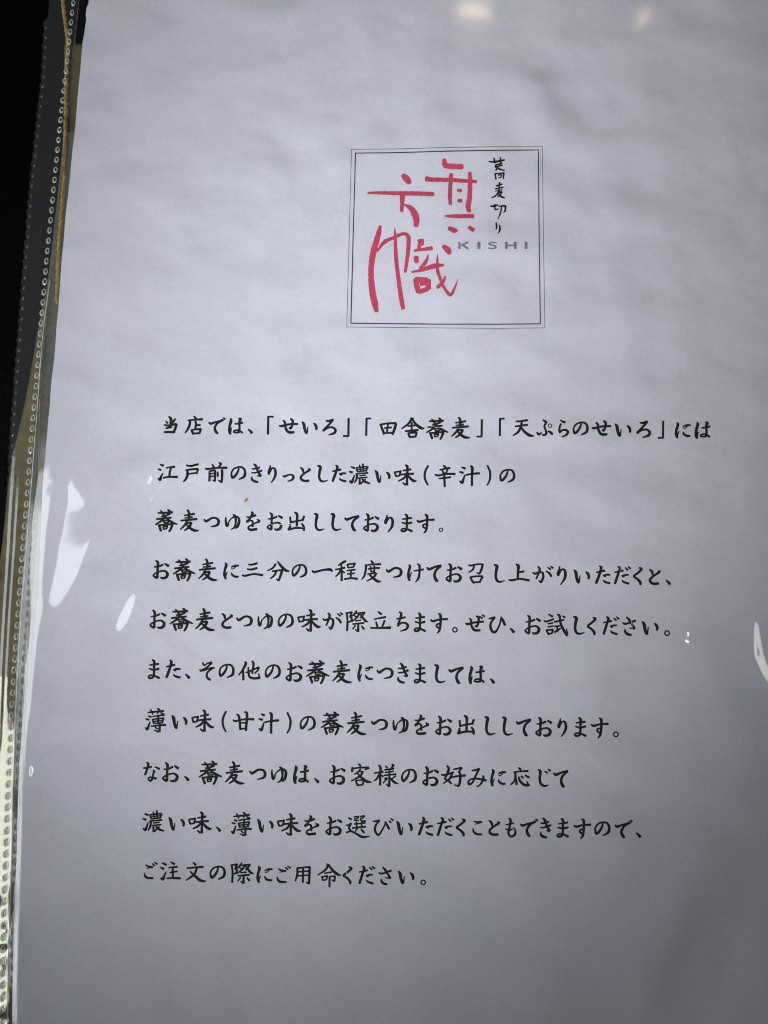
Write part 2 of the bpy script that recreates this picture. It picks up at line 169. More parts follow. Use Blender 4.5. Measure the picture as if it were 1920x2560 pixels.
LINES = ['''当;店;で;は;、;「;せ L1a 1455 122 1687 298;い;ろ;」;「 L1b 872 113 945 338;田;舎;蕎;麦;」 L1c 615 127 692 352;「 L1c 890 115 962 340;天;ぷ;ら;の L1e 487 166 665 322;せ;い L1d 460 185 650 333;ろ L1d 715 152 882 352;」 L1d 963 143 1040 368;に L1d 1177 168 1360 362;は L1d 1413 165 1593 367''',
'''江;戸;前;の;き;り;っ;と;し;た;濃;い L2b 1172 168 1352 312;味;(;辛;汁;);の L2c 1325 157 1502 315''',
'''蕎 L3a 83 63 350 335;麦 L3a 380 65 603 322;つ;ゆ;を;お;出;し L3b 335 93 438 262;し L3b 500 93 605 262;て;お L3b 828 92 982 272;り L3b 1033 105 1120 282;ま;す;。''',
'''お L4a 110 97 302 318;蕎 L4a 343 77 610 350;麦 L4a 645 77 868 338;に;三;分;の L4b 190 148 365 303;一;程;度;つ L4b 1303 185 1493 303;け;て L4c 175 105 352 307;お L4c 405 87 597 310;召;し L4c 968 100 1100 312;上;が;り L4d 203 120 310 342;い L4d 400 160 587 318;た L4d 657 113 835 332;だ;く;と L4d 1293 155 1430 338;、 L4d 1490 285 1550 345''',
'''お L5a 73 115 262 338;蕎 L5a 305 95 580 373;麦 L5a 610 95 838 362;と L5a 920 157 1055 337;つ L5a 1095 190 1283 312;ゆ L5a 1350 157 1523 347;の L5b -22 118 157 282;味 L5b 208 65 483 332;が L5b 505 100 748 305;際;立;ち;ま L5c -24 100 118 330;す L5c 168 108 380 350;。 L5c 433 278 490 333;ぜ;ひ;、 L5c 1112 285 1170 347;お L5c 1293 130 1480 358;試;し L5d 343 123 480 335;く L5d 512 132 617 348;だ L5d 698 123 893 343;さ;い L5d 1160 180 1352 335;。 L5d 1430 293 1487 350''',
'''ま L6a 95 110 238 342;た L6a 305 115 483 335;、 L6a 535 283 593 343;そ;の L6a 937 168 1115 330;他;の L6b 62 175 240 340;お L6b 310 145 507 373;蕎 L6b 545 122 823 405;麦 L6b 858 120 1087 388;に L6b 1160 168 1342 377;つ L6b 1383 215 1577 340;き L6c 303 127 437 370;ま L6c 498 135 640 370;し L6c 737 150 870 365;て L6c 908 177 1087 378;は L6c 1150 165 1337 382;、 L6c 1398 315 1455 377''',
'''薄;い L7a 375 155 557 312;味 L7a 612 92 880 358;( L7a 972 105 1027 358;甘;汁 L7a 1405 122 1650 378;) L7b 105 80 150 292;の L7b 238 122 387 262;蕎 L7b 443 75 668 310;麦 L7b 700 75 890 302;つ L7b 940 152 1100 257;ゆ L7b 1155 128 1305 290;を L7b 1367 105 1512 302;お L7c 33 65 170 230;出 L7c 213 60 360 228;し L7c 443 72 537 228;し L7c 592 75 685 230;て L7c 712 93 840 240;お L7c 880 75 1018 240;り L7c 1065 87 1140 245;ま L7c 1205 77 1308 243;す L7c 1345 82 1497 257;。 L7c 1535 203 1578 243''',
'''な;お L8a 318 97 512 330;、 L8a 572 262 632 323;蕎 L8a 743 80 1020 367;麦 L8a 1055 85 1285 355;つ L8a 1345 180 1540 303;ゆ L8b -7 125 175 318;は L8b 257 112 440 332;、 L8b 500 263 560 323;お L8b 683 105 873 335;客;様;の L8c -24 110 122 248;お L8c 187 82 345 275;好;み;に L8c 857 108 1008 283;応;じ;て L8c 1475 122 1622 292''',
'''濃 L9a 77 73 335 337;い L9a 387 155 575 308;味 L9a 622 92 900 353;、 L9a 950 272 1008 330;薄 L9a 1125 95 1375 380;い L9a 1437 177 1625 332;味 L9b 62 65 345 332;を L9b 382 87 560 320;お L9b 640 97 833 322;選;び;い L9c 5 107 193 267;た L9c 263 57 443 280;だ L9c 487 62 690 285;く L9c 713 80 822 292;こ;と L9c 1098 97 1233 277;も;で L9d 95 57 310 272;き L9d 333 42 467 285;ま L9d 530 48 675 277;す L9d 728 55 940 297;の L9d 980 92 1160 258;で L9d 1217 68 1430 287;、 L9d 1468 220 1530 283''',
'''ご;注;文;の L10a 877 143 1058 303;際 L10a 1120 100 1395 353;に L10a 1433 142 1620 343;ご L10b 8 97 148 262;用;命;く L10b 662 105 752 280;だ L10b 817 97 980 278;さ L10b 1013 107 1143 285;い L10b 1205 145 1362 270;。 L10b 1430 238 1477 283''']

FLAG_MARK = '''x EM|470,248,36 500,280,58 525,312,36|183,394,8 240,390,24 450,394,34 600,396,36 715,400,34|465,400,44 465,470,36 460,538,26|483,484,16 540,520,46 575,590,52 576,655,38|800,122,28 803,165,46|800,172,46 860,180,44 945,182,42|655,278,46 700,285,36 850,288,34 960,296,30 1055,302,28|855,240,32 850,300,32 845,400,34 848,482,28|1003,230,30 1005,300,34 1002,420,40 990,500,42 1000,540,34|905,370,22 935,373,28|908,452,26 938,455,34|805,575,12 870,578,30 1030,577,36|835,672,32 880,690,42 908,694,10|995,665,28 1032,690,36'''
CLOTH_MARK = '''x EM|289,655,26 270,740,44 235,860,50 216,1000,46 223,1150,50 245,1270,52 262,1335,34|262,860,14 320,785,32 400,745,28 470,717,28 512,740,34 513,830,34 502,930,30 488,1022,24|405,665,4 408,740,24 415,900,32 435,1080,34 455,1220,36 471,1315,32|612,768,56 616,805,40|560,852,20 640,840,28 702,832,36|602,800,32 598,848,26|575,900,40 580,945,36|672,882,10 655,935,28 610,992,26|540,1022,16 620,1006,28 720,975,42 792,966,22|572,1080,40 580,1130,46 595,1182,40|570,1085,46 660,1088,48|672,1085,40 674,1155,42|600,1178,40 668,1158,38|610,1122,24 655,1118,20|790,815,28 825,845,50 845,875,32|747,880,4 744,930,18 745,1000,26 765,1070,24 800,1150,24 848,1205,28 882,1150,18 908,1080,5|808,1056,14 790,1100,28 745,1147,28'''
SIDE_NOTE = '''x EM|1153,140,5 1200,143,14 1280,128,12|1195,112,8 1205,152,12|1245,108,8 1250,152,10|1262,156,6 1215,166,9 1205,188,8|1242,165,8 1210,212,8|1215,188,8 1245,202,10 1280,213,6|1213,182,8 1265,170,7|1205,235,9 1211,282,9|1208,240,6 1275,232,9|1275,232,10 1271,278,8|1230,250,7 1255,248,7 1250,268,7 1232,270,5|1240,308,9 1235,372,9|1213,336,8 1262,322,8|1205,360,8 1270,346,8|1205,378,5 1262,366,7|1235,374,10 1215,410,10 1178,431,5|1230,390,8 1260,385,10 1225,426,7|1225,390,8 1250,418,14 1283,433,5|1168,498,7 1190,499,13 1228,488,7|1205,482,8 1205,524,8 1232,519,5|1233,498,7 1287,495,12|1288,496,11 1285,535,11 1275,547,6|1257,502,8 1245,560,8 1226,602,4|1213,630,9 1216,670,11 1211,684,5|1240,650,7 1243,685,11 1229,716,5'''
ROMAN_NOTE = '''x EM|!921,782,18 921,838,18|!990,783,17 935,808,17|!945,806,16 992,837,17|!1076,781,26 1076,838,26|1216,790,10 1195,786,11 1168,787,12 1156,797,16 1172,806,13 1200,812,13 1212,822,16 1195,834,12 1172,834,11 1150,829,10|!1295,781,22 1295,839,22|!1366,781,22 1366,839,22|!1295,810,14 1366,810,14|!1452,781,24 1452,839,24'''
# ------------------------------------------------------------------ helpers
def new_mat(name):
    m = bpy.data.materials.new(name); m.use_nodes = True
    nt = m.node_tree; nt.nodes.clear()
    out = nt.nodes.new('ShaderNodeOutputMaterial')
    return m, nt, out
def N(nt, t, **kw):
    n = nt.nodes.new(t)
    for k, v in kw.items():
        if k in n.inputs: n.inputs[k].default_value = v
        else: setattr(n, k, v)
    return n
def plain(name, col, rough=0.6, spec=0.5, noise=None, bump=None):
    m, nt, out = new_mat(name)
    b = N(nt, 'ShaderNodeBsdfPrincipled', Roughness=rough); b.inputs['Base Color'].default_value = (*col, 1)
    b.inputs['Specular IOR Level'].default_value = spec
    tc = N(nt, 'ShaderNodeTexCoord')
    if noise:
        sc, amt, det = noise
        nz = N(nt, 'ShaderNodeTexNoise', Scale=sc, Detail=det); nt.links.new(tc.outputs['Object'], nz.inputs['Vector'])
        rp = N(nt, 'ShaderNodeMapRange'); rp.inputs['To Min'].default_value = 1-amt; rp.inputs['To Max'].default_value = 1+amt
        rp.inputs['From Min'].default_value = 0.3; rp.inputs['From Max'].default_value = 0.7
        nt.links.new(nz.outputs['Fac'], rp.inputs['Value'])
        mx = N(nt, 'ShaderNodeVectorMath', operation='SCALE'); mx.inputs[0].default_value = col
        nt.links.new(rp.outputs[0], mx.inputs['Scale']); nt.links.new(mx.outputs[0], b.inputs['Base Color'])
    if bump:
        sc, st, dist = bump
        n2 = N(nt, 'ShaderNodeTexNoise', Scale=sc, Detail=3); nt.links.new(tc.outputs['Object'], n2.inputs['Vector'])
        bp = N(nt, 'ShaderNodeBump', Strength=st, Distance=dist)
        nt.links.new(n2.outputs['Fac'], bp.inputs['Height']); nt.links.new(bp.outputs[0], b.inputs['Normal'])
    nt.links.new(b.outputs[0], out.inputs[0])
    return m
def film_mat(name, milky=0.0, milk_col=(0.75, 0.77, 0.75), rough=0.02, gain=1.9, tint=(0.98, 0.98, 0.98), bump=None, gloss=(1, 1, 1)):
    """thin clear plastic: mostly see-through, mirrors by Fresnel on both faces, a little milky"""
    m, nt, out = new_mat(name)
    tr = N(nt, 'ShaderNodeBsdfTransparent'); tr.inputs['Color'].default_value = (*tint, 1)
    last = tr
    if milky:
        df = N(nt, 'ShaderNodeBsdfDiffuse'); df.inputs['Color'].default_value = (*milk_col, 1)
        mx = N(nt, 'ShaderNodeMixShader'); mx.inputs[0].default_value = milky
        nt.links.new(tr.outputs[0], mx.inputs[1]); nt.links.new(df.outputs[0], mx.inputs[2]); last = mx
    fr = N(nt, 'ShaderNodeFresnel', IOR=1.5)
    geo = N(nt, 'ShaderNodeNewGeometry'); ior = N(nt, 'ShaderNodeMapRange')        # thin sheet: same mirror from both faces
    ior.inputs['To Min'].default_value = 1.5; ior.inputs['To Max'].default_value = 1/1.5
    nt.links.new(geo.outputs['Backfacing'], ior.inputs['Value']); nt.links.new(ior.outputs[0], fr.inputs['IOR'])
    g = N(nt, 'ShaderNodeMath', operation='MULTIPLY', use_clamp=True); g.inputs[1].default_value = gain
    nt.links.new(fr.outputs[0], g.inputs[0])
    gl = N(nt, 'ShaderNodeBsdfGlossy', Roughness=rough); gl.inputs['Color'].default_value = (*gloss, 1)
    if bump:
        tc = N(nt, 'ShaderNodeTexCoord')
        n2 = N(nt, 'ShaderNodeTexNoise', Scale=bump[0], Detail=2); nt.links.new(tc.outputs['Object'], n2.inputs['Vector'])
        bp = N(nt, 'ShaderNodeBump', Strength=bump[1], Distance=bump[2])
        nt.links.new(n2.outputs['Fac'], bp.inputs['Height']); nt.links.new(bp.outputs[0], gl.inputs['Normal'])
    m2 = N(nt, 'ShaderNodeMixShader')
    nt.links.new(g.outputs[0], m2.inputs[0]); nt.links.new(last.outputs[0], m2.inputs[1]); nt.links.new(gl.outputs[0], m2.inputs[2])
    nt.links.new(m2.outputs[0], out.inputs[0])
    return m

def link(name, verts, faces, mat, parent=None, smooth=True):
    me = bpy.data.meshes.new(name)
    me.from_pydata([tuple(map(float, v)) for v in verts], [], [tuple(int(i) for i in f) for f in faces])
    me.materials.append(mat); me.update()
    if smooth: me.polygons.foreach_set('use_smooth', [True]*len(me.polygons))
    o = bpy.data.objects.new(name, me); scene.collection.objects.link(o)
    if parent: o.parent = parent
    return o
def tag(o, label=None, cat=None, group=None, kind=None):
    for k, v in (('label', label), ('category', cat), ('group', group), ('kind', kind)):
        if v: o[k] = v
    return o
def empty(name, label, cat):
    o = bpy.data.objects.new(name, None); o.empty_display_size = 0.02
    scene.collection.objects.link(o); return tag(o, label, cat)
def grid_mesh(P):
    """P: (rows, cols, 3) -> verts, faces facing up when cols run +x and rows run -y"""
    r, c = P.shape[:2]
    i = np.arange(r*c).reshape(r, c)
    f = np.stack([i[1:, :-1], i[1:, 1:], i[:-1, 1:], i[:-1, :-1]], -1).reshape(-1, 4)
    return P.reshape(-1, 3), f
def interp(pts, ys):
    a = np.array(sorted(pts)); return np.interp(ys, a[:, 0], a[:, 1])
def smooth_interp(pts, ys):
    return sum(interp(pts, np.asarray(ys, float)+d) for d in (-40, -20, 0, 20, 40))/5
def tube(path, r, seg=8, flat=1.0):
    path = np.asarray(path, float); n = len(path)
    r = np.broadcast_to(np.asarray(r, float), (n,))
    t = np.gradient(path, axis=0); t /= np.linalg.norm(t, axis=1)[:, None]
    up = np.array([0, 0, 1.0]); s = np.cross(t, up); s /= np.linalg.norm(s, axis=1)[:, None]+1e-12; u = np.cross(s, t)
    a = np.linspace(0, 2*math.pi, seg, endpoint=False)
    V = path[:, None] + r[:, None, None]*(np.cos(a)[None, :, None]*s[:, None] + flat*np.sin(a)[None, :, None]*u[:, None])
    F = []
    for i in range(n-1):
        for j in range(seg):
            k = (j+1) % seg
            F.append((i*seg+j, i*seg+k, (i+1)*seg+k, (i+1)*seg+j))
    F.append(tuple(range(seg))[::-1]); F.append(tuple((n-1)*seg+j for j in range(seg)))
    return V.reshape(-1, 3), F

# ------------------------------------------------------------------ the lie of the paper
WAVES = []
for lo, hi, n, slope in ((0.045, 0.11, 10, 0.0060), (0.014, 0.032, 26, 0.013), (0.006, 0.014, 40, 0.0075)):
    for _ in range(n):
        lam = rng.uniform(lo, hi); th = rng.uniform(0, math.pi); k = 2*math.pi/lam
        WAVES.append((k*math.cos(th), k*math.sin(th), rng.uniform(0, 6.28), slope/k*rng.uniform(.5, 1.2)))
FOLDS = [((1560, 2560), (1760, 2120), 0.00030, 0.006), ((1700, 2560), (1900, 2180), -0.00026, 0.007), ((1380, 2500), (1620, 2330), 0.00022, 0.006),
         ((1180, 190), (1420, 330), 0.00022, 0.006), ((1290, 90), (1500, 330), -0.00018, 0.006), ((1700, 1250), (1750, 1700), 0.00012, 0.006), ((500, 2100), (700, 2500), -0.00016, 0.009), ((80, 2020), (330, 2500), 0.00016, 0.012)]
def paper_h(x, y):
    x = np.asarray(x, float); y = np.asarray(y, float); h = np.zeros_like(x)
    for kx, ky, p, a in WAVES: h = h + a*np.sin(kx*x+ky*y+p)
    for a, b, amp, sig in FOLDS:
        A = px(*a)[:2]; B = px(*b)[:2]; L = np.linalg.norm(B-A); t = (B-A)/L
        s = (x-A[0])*t[0]+(y-A[1])*t[1]; d = -(x-A[0])*t[1]+(y-A[1])*t[0]
        e = 1/(1+np.exp(-(s)/0.008))/(1+np.exp((s-L)/0.008))
        h = h + 3.0*amp*e*np.exp(-(d/sig)**2)
    return h

# left-hand outlines, in photograph pixels (y, x)
PAPER_EDGE = [(-60,230),(0,222.8),(110,206),(220,197),(320,188),(480,173),(640,156.3),(785,146),(930,133),(1075,120),(1200,109),(1330,102),(1442,96.5),(1627,85.5),(1830,69),(1920,61.5),(2065,53),(2267,46),(2420,42),(2560,39.5),(2700,38)]
WELD = [(-60,193),(0,184),(107,173.5),(190,164),(290,153),(390,143),(460,136),(535,128.7),(631,118.6),(738,109.5),(840,100),(947,92),(1057,81.5),(1164,73.5),(1274,65.5),(1338,59.5),(1482,49),(1601,40.5),(1720,32.5),(1841,25),(1963,18.8),(2085,14.5),(2177,11.6),(2296,8.2),(2412,6),(2560,5),(2700,4)]
OUTER = [(-60,127),(0,124),(42,121.5),(60,108),(150,104),(202,100),(324,87),(463,72),(622,59),(825,43),(1002,29),(1132,19),(1262,10),(1400,3),(1540,-6),(1800,-20),(2100,-33),(2560,-45),(2700,-48)]
SEAM = [(-60,205),(0,196),(110,186),(400,158),(698,125),(802,111),(958,98),(1060,90),(1190,80.5),(1280,73),(1352,68),(1511,55),(1656,46),(1786,39),(1888,36),(1978,33),(2180,28),(2325,23),(2440,20),(2560,18),(2700,17)]

M_PAPER, nt, out = new_mat('paper_white')
b = N(nt, 'ShaderNodeBsdfPrincipled', Roughness=0.85); b.inputs['Specular IOR Level'].default_value = 0.2
tc = N(nt, 'ShaderNodeTexCoord')
n1 = N(nt, 'ShaderNodeTexNoise', Scale=900, Detail=4); n2 = N(nt, 'ShaderNodeTexNoise', Scale=32, Detail=4)
for n in (n1, n2): nt.links.new(tc.outputs['Object'], n.inputs['Vector'])
cr = N(nt, 'ShaderNodeMix', data_type='RGBA'); cr.inputs[6].default_value = (0.708, 0.681, 0.761, 1); cr.inputs[7].default_value = (0.692, 0.696, 0.757, 1)
nt.links.new(n2.outputs['Fac'], cr.inputs[0])
mr = N(nt, 'ShaderNodeMapRange'); mr.inputs['To Min'].default_value = 0.955; mr.inputs['To Max'].default_value = 1.03
mr.inputs['From Min'].default_value = 0.3; mr.inputs['From Max'].default_value = 0.7
nt.links.new(n1.outputs['Fac'], mr.inputs['Value'])
sc_ = N(nt, 'ShaderNodeVectorMath', operation='SCALE'); nt.links.new(cr.outputs[2], sc_.inputs[0]); nt.links.new(mr.outputs[0], sc_.inputs['Scale'])
nt.links.new(sc_.outputs[0], b.inputs['Base Color'])
bp = N(nt, 'ShaderNodeBump', Strength=0.25, Distance=0.00012); nt.links.new(n1.outputs['Fac'], bp.inputs['Height'])
n3 = N(nt, 'ShaderNodeTexNoise', Scale=42, Detail=2); n3.noise_type = 'RIDGED_MULTIFRACTAL'; n3.normalize = True     # handled, slightly crumpled paper
n3.inputs['Roughness'].default_value = 0.5
nt.links.new(tc.outputs['Object'], n3.inputs['Vector'])
bp3 = N(nt, 'ShaderNodeBump', Strength=1.0, Distance=0.0013)
n4 = N(nt, 'ShaderNodeTexNoise', Scale=56, Detail=2); n4.inputs['Roughness'].default_value = 0.55
nt.links.new(tc.outputs['Object'], n4.inputs['Vector'])
bp4 = N(nt, 'ShaderNodeBump', Strength=1.0, Distance=0.0010); nt.links.new(n4.outputs['Fac'], bp4.inputs['Height']); nt.links.new(bp4.outputs[0], bp3.inputs['Normal'])
nt.links.new(n3.outputs['Fac'], bp3.inputs['Height']); nt.links.new(bp3.outputs[0], bp.inputs['Normal'])
nt.links.new(bp.outputs[0], b.inputs['Normal'])
nt.links.new(b.outputs[0], out.inputs[0])

M_INK = plain('black_ink', (0.009, 0.009, 0.0095), 0.7, 0.2, noise=(700, 0.25, 2))
M_RED = plain('red_ink', (0.57, 0.064, 0.125), 0.75, 0.2, noise=(900, 0.16, 3))
M_GREY = plain('grey_ink', (0.20, 0.195, 0.225), 0.75, 0.2, noise=(900, 0.1, 2))
M_LINE = plain('line_ink', (0.03, 0.03, 0.032), 0.75, 0.2)
M_COVER = plain('black_leatherette', (0.0016, 0.0016, 0.0016), 0.38, 0.05, bump=(900, 0.5, 0.0003))
M_TABLE = plain('dark_table', (0.012, 0.009, 0.007), 0.5, 0.3, noise=(30, 0.4, 4))

# ------------------------------------------------------------------ table and cover
def slab(x0, x1, y0, y1, z0, z1):
    V = [(x, y, z) for z in (z0, z1) for x, y in ((x0, y0), (x1, y0), (x1, y1), (x0, y1))]
    F = [(3,2,1,0), (4,5,6,7), (0,1,5,4), (1,2,6,5), (2,3,7,6), (3,0,4,7)]
    return V, F
tag(link('tabletop', *slab(-0.6, 0.6, -0.5, 0.6, -0.04, -0.0125), M_TABLE, smooth=False), 'dark wooden tabletop under the menu', 'table', kind='structure')
cover = link('menu_cover', *slab(-0.150, 0.170, -0.165, 0.190, -0.0120, -0.0040), M_COVER, smooth=False)
bev = cover.modifiers.new('bevel', 'BEVEL'); bev.width = 0.0015; bev.segments = 3
tag(cover, 'black leatherette menu cover lying open underneath the clear sleeve', 'menu cover')

# ------------------------------------------------------------------ the printed page
page = empty('menu_page', 'white printed menu page with a red brushed emblem and ten lines of black writing', 'menu page')
ys = np.concatenate([np.arange(-60, 2700, 9.0)])
xl = interp(PAPER_EDGE, ys) - np.where((ys > 13), 0, -1) - np.where((ys > 13) & (ys < 40), 2.5, 0)
L = px(xl, ys)
xr = 0.112
top_y = px(960, -60)[1]
cols = 260
u = np.linspace(0, 1, cols)**1.02
X = L[:, None, 0]*(1-u) + xr*u
Yg = L[:, None, 1]*np.ones_like(u)[None]
Z = paper_h(X, Yg)
curl = np.exp(-(X-L[:, None, 0])/0.004)*0.00025
P = np.stack([X, Yg, Z+curl], -1)
V, F = grid_mesh(P)
# underside, a tenth of a millimetre below
nv = len(V); V2 = V - np.array([0, 0, 0.00012]); F2 = F[:, ::-1]+nv
r, c = P.shape[:2]; idx = np.arange(r*c).reshape(r, c)
rim = np.concatenate([idx[0, :], idx[1:, -1], idx[-1, -2::-1], idx[-2:0:-1, 0]])
F3 = [(rim[i], rim[(i+1) % len(rim)], rim[(i+1) % len(rim)]+nv, rim[i]+nv) for i in range(len(rim))]
link('sheet', np.concatenate([V, V2]), [tuple(f) for f in F]+[tuple(f) for f in F2]+F3, M_PAPER, page)

class Ink:
    """brush strokes laid on the paper, one mesh"""
    def __init__(self, lift=0.00003, step=0.0, ragged=0.0): self.ragged = ragged; self.V = []; self.F = []; self.n = 0; self.k = 0; self.lift = lift; self.step = step
    def poly(self, pts, faces):
        b = px(pts[:, 0], pts[:, 1]); z = paper_h(b[:, 0], b[:, 1])
        b = px(pts[:, 0], pts[:, 1], z)
        b[:, 2] = paper_h(b[:, 0], b[:, 1]) + self.lift + self.step*self.k
        e = np.exp(-(b[:, 0]+0.095)/0.004)
        self.k += 1
        self.V.append(b); self.F += [tuple(i+self.n for i in f) for f in faces]; self.n += len(b)
    def stroke(self, pts, sharp=False, res=1.6):
        pts = np.asarray(pts, float)
        if len(pts) > 2 and not sharp:
            Q = []
            E = np.vstack([2*pts[0]-pts[1], pts, 2*pts[-1]-pts[-2]])
            for i in range(1, len(E)-2):
                p0, p1, p2, p3 = E[i-1:i+3]
                n = max(3, int(np.linalg.norm(p2[:2]-p1[:2])/res))
                t = np.linspace(0, 1, n, endpoint=False)[:, None]
                Q.append(0.5*((2*p1)+(-p0+p2)*t+(2*p0-5*p1+4*p2-p3)*t*t+(-p0+3*p1-3*p2+p3)*t**3))
            Q.append(pts[-1:]); Q = np.vstack(Q)
        else:
            Q = []
            for a, b in zip(pts[:-1], pts[1:]):
                n = max(2, int(np.linalg.norm(b[:2]-a[:2])/3)); t = np.linspace(0, 1, n, endpoint=False)[:, None]; Q.append(a+(b-a)*t)
            Q.append(pts[-1:]); Q = np.vstack(Q)
        w = np.clip(Q[:, 2], 0.25, None)/2; xy = Q[:, :2]
        t = np.gradient(xy, axis=0); t /= np.linalg.norm(t, axis=1)[:, None]+1e-9
        nrm = np.stack([-t[:, 1], t[:, 0]], 1)
        n = len(Q); ra = 1+self.ragged*rng.normal(0, 1, n)/np.sqrt(w+0.5); rb = 1+self.ragged*rng.normal(0, 1, n)/np.sqrt(w+0.5)
        A = xy+nrm*(w*ra)[:, None]; B = xy-nrm*(w*rb)[:, None]
        pts2 = [A, B]; F = [(i, i+1, n+i+1, n+i) for i in range(n-1)]
        if not sharp:
            for end, sgn in ((0, -1), (n-1, 1)):
                a = np.linspace(0, math.pi, 7)[1:-1]
                cap = xy[end]+nrm[end]*w[end]*np.cos(a)[:, None]+sgn*t[end]*0.45*w[end]*np.sin(a)[:, None]
                s = sum(len(p) for p in pts2); pts2.append(cap)
                c_ = [end]+list(range(s, s+5))+[n+end]; F.append(tuple(c_ if sgn > 0 else c_[::-1]))
        self.poly(np.vstack(pts2), F)
    def ring(self, cx, cy, r, w, n=22):
        a = np.linspace(0, 2*math.pi, n, endpoint=False)
        o = np.stack([cx+(r+w/2)*np.cos(a), cy+(r+w/2)*np.sin(a)], 1); i = np.stack([cx+(r-w/2)*np.cos(a), cy+(r-w/2)*np.sin(a)], 1)
        self.poly(np.vstack([o, i]), [(k, (k+1) % n, n+(k+1) % n, n+k) for k in range(n)])
    def link(self, name, mat, parent): return link(name, np.vstack(self.V), self.F, mat, parent, smooth=False)

def parse(line):
    head, *st = line.strip().split('|')
    ch, crop = head.split(); x0, y0, s = CROPS[crop]; out = []
    for t in st:
        if t[0] == 'o':
            a = [float(v) for v in t[1:].split(',')]; out.append(('o', np.array([[x0+a[0]/s, y0+a[1]/s, a[2]/s, a[3]/s]])))
        else:
            sh = t[0] == '!'; t = t.lstrip('!')
            q = np.array([[float(v) for v in p.split(',')] for p in t.split()])
            q[:, 0] = x0+q[:, 0]/s; q[:, 1] = y0+q[:, 1]/s; q[:, 2] /= s
            out.append(('!' if sh else 's', q))
    return ch, out
def bounds(st):
    lo = np.array([1e9, 1e9]); hi = -lo
    for k, q in st:
        w = q[:, 2:3]/2 if k != 'o' else q[:, 2:3]+q[:, 3:4]/2
        lo = np.minimum(lo, (q[:, :2]-w*0.8).min(0)); hi = np.maximum(hi, (q[:, :2]+w*0.8).max(0))
    return lo, hi
WIDTH = 1.10; BOLD = 1.9
def draw(ink, st, f=None):
    for k, q in st:
        q = q.copy()
        if f: q = f(q, k)
        if k == 'o': ink.ring(*q[0])
        else:
            q[:, 2] = q[:, 2]*WIDTH+BOLD
            ink.stroke(q, k == '!')
BOOK = dict(parse(l) for l in GLYPHS.strip().split('\n'))
for row in LINES:
    ink = Ink()
    for item in row.split(';'):
        a = item.split(); ch = a[0]; st = BOOK[ch]
        if len(a) == 1: draw(ink, st); continue
        x0, y0, s = CROPS[a[1]]; q0 = np.array([x0+float(a[2])/s, y0+float(a[3])/s]); q1 = np.array([x0+float(a[4])/s, y0+float(a[5])/s])
        lo, hi = bounds(st); g = (q1-q0)/(hi-lo); gm = math.sqrt(g[0]*g[1])
        def f(q, k, lo=lo, q0=q0, g=g, gm=gm):
            q[:, :2] = q0+(q[:, :2]-lo)*g; q[:, 2:] *= gm; return q
        draw(ink, st, f)
    ink.link('text_line', M_INK, page)

# the square emblem above the text: two ruled frames, two red characters, a small note, five grey letters
def em(pts): return np.array([[860+x/3.1904, 360+y/3.1904, w/3.1904] for x, y, w in pts])
fr = Ink(0.00002, 0.000002)
for pts, w in (([(60,43),(400,40),(800,29),(1200,22),(1582,22),(1590,700),(1602,1467),(1200,1471),(700,1467),(300,1463),(22,1460),(40,800),(60,43)], 4.4),):
    for a, b_ in zip(pts[:-1], pts[1:]): fr.stroke(em([(*a, w), (*b_, w)]))
emblem = fr.link('emblem', M_LINE, page)
fr = Ink(0.00002, 0.000002)
pts = [(92,73),(400,70),(800,58),(1200,51),(1550,48),(1556,700),(1566,1435),(1200,1438),(700,1437),(300,1433),(55,1430),(74,700),(92,73)]
for a, b_ in zip(pts[:-1], pts[1:]): fr.stroke(em([(*a, 8.6), (*b_, 8.6)]))
fr.link('inner_frame', M_LINE, emblem)
for nm, data, mat in (('flag_character', FLAG_MARK, M_RED), ('banner_character', CLOTH_MARK, M_RED), ('side_note', SIDE_NOTE, M_INK), ('roman_letters', ROMAN_NOTE, M_GREY)):
    BOLD = 1.4 if nm == 'side_note' else 0.0; WIDTH = 1.0
    ink = Ink(0.00003, 0.000006, 0.0 if nm == 'roman_letters' else 0.16); draw(ink, parse(data)[1]); ink.link(nm, mat, emblem)

# ------------------------------------------------------------------ the clear sleeve
sleeve = empty('clear_sleeve', 'clear plastic sleeve with a welded left edge, holding the printed page', 'plastic sleeve')
M_FILM = film_mat('clear_film', milky=0.006, rough=0.085, gain=1.9)
M_STRIP = film_mat('binding_film', milky=0.035, rough=0.08, gain=1.7, bump=(260, 0.04, 0.0006), gloss=(0.88, 0.96, 0.97))
M_WELD = film_mat('weld_plastic', milky=0.5, milk_col=(0.80, 0.80, 0.66), rough=0.15, gain=2.5)
M_CREASE = film_mat('crease_plastic', milky=0.75, milk_col=(0.9, 0.92, 0.9), rough=0.15, gain=2.5)

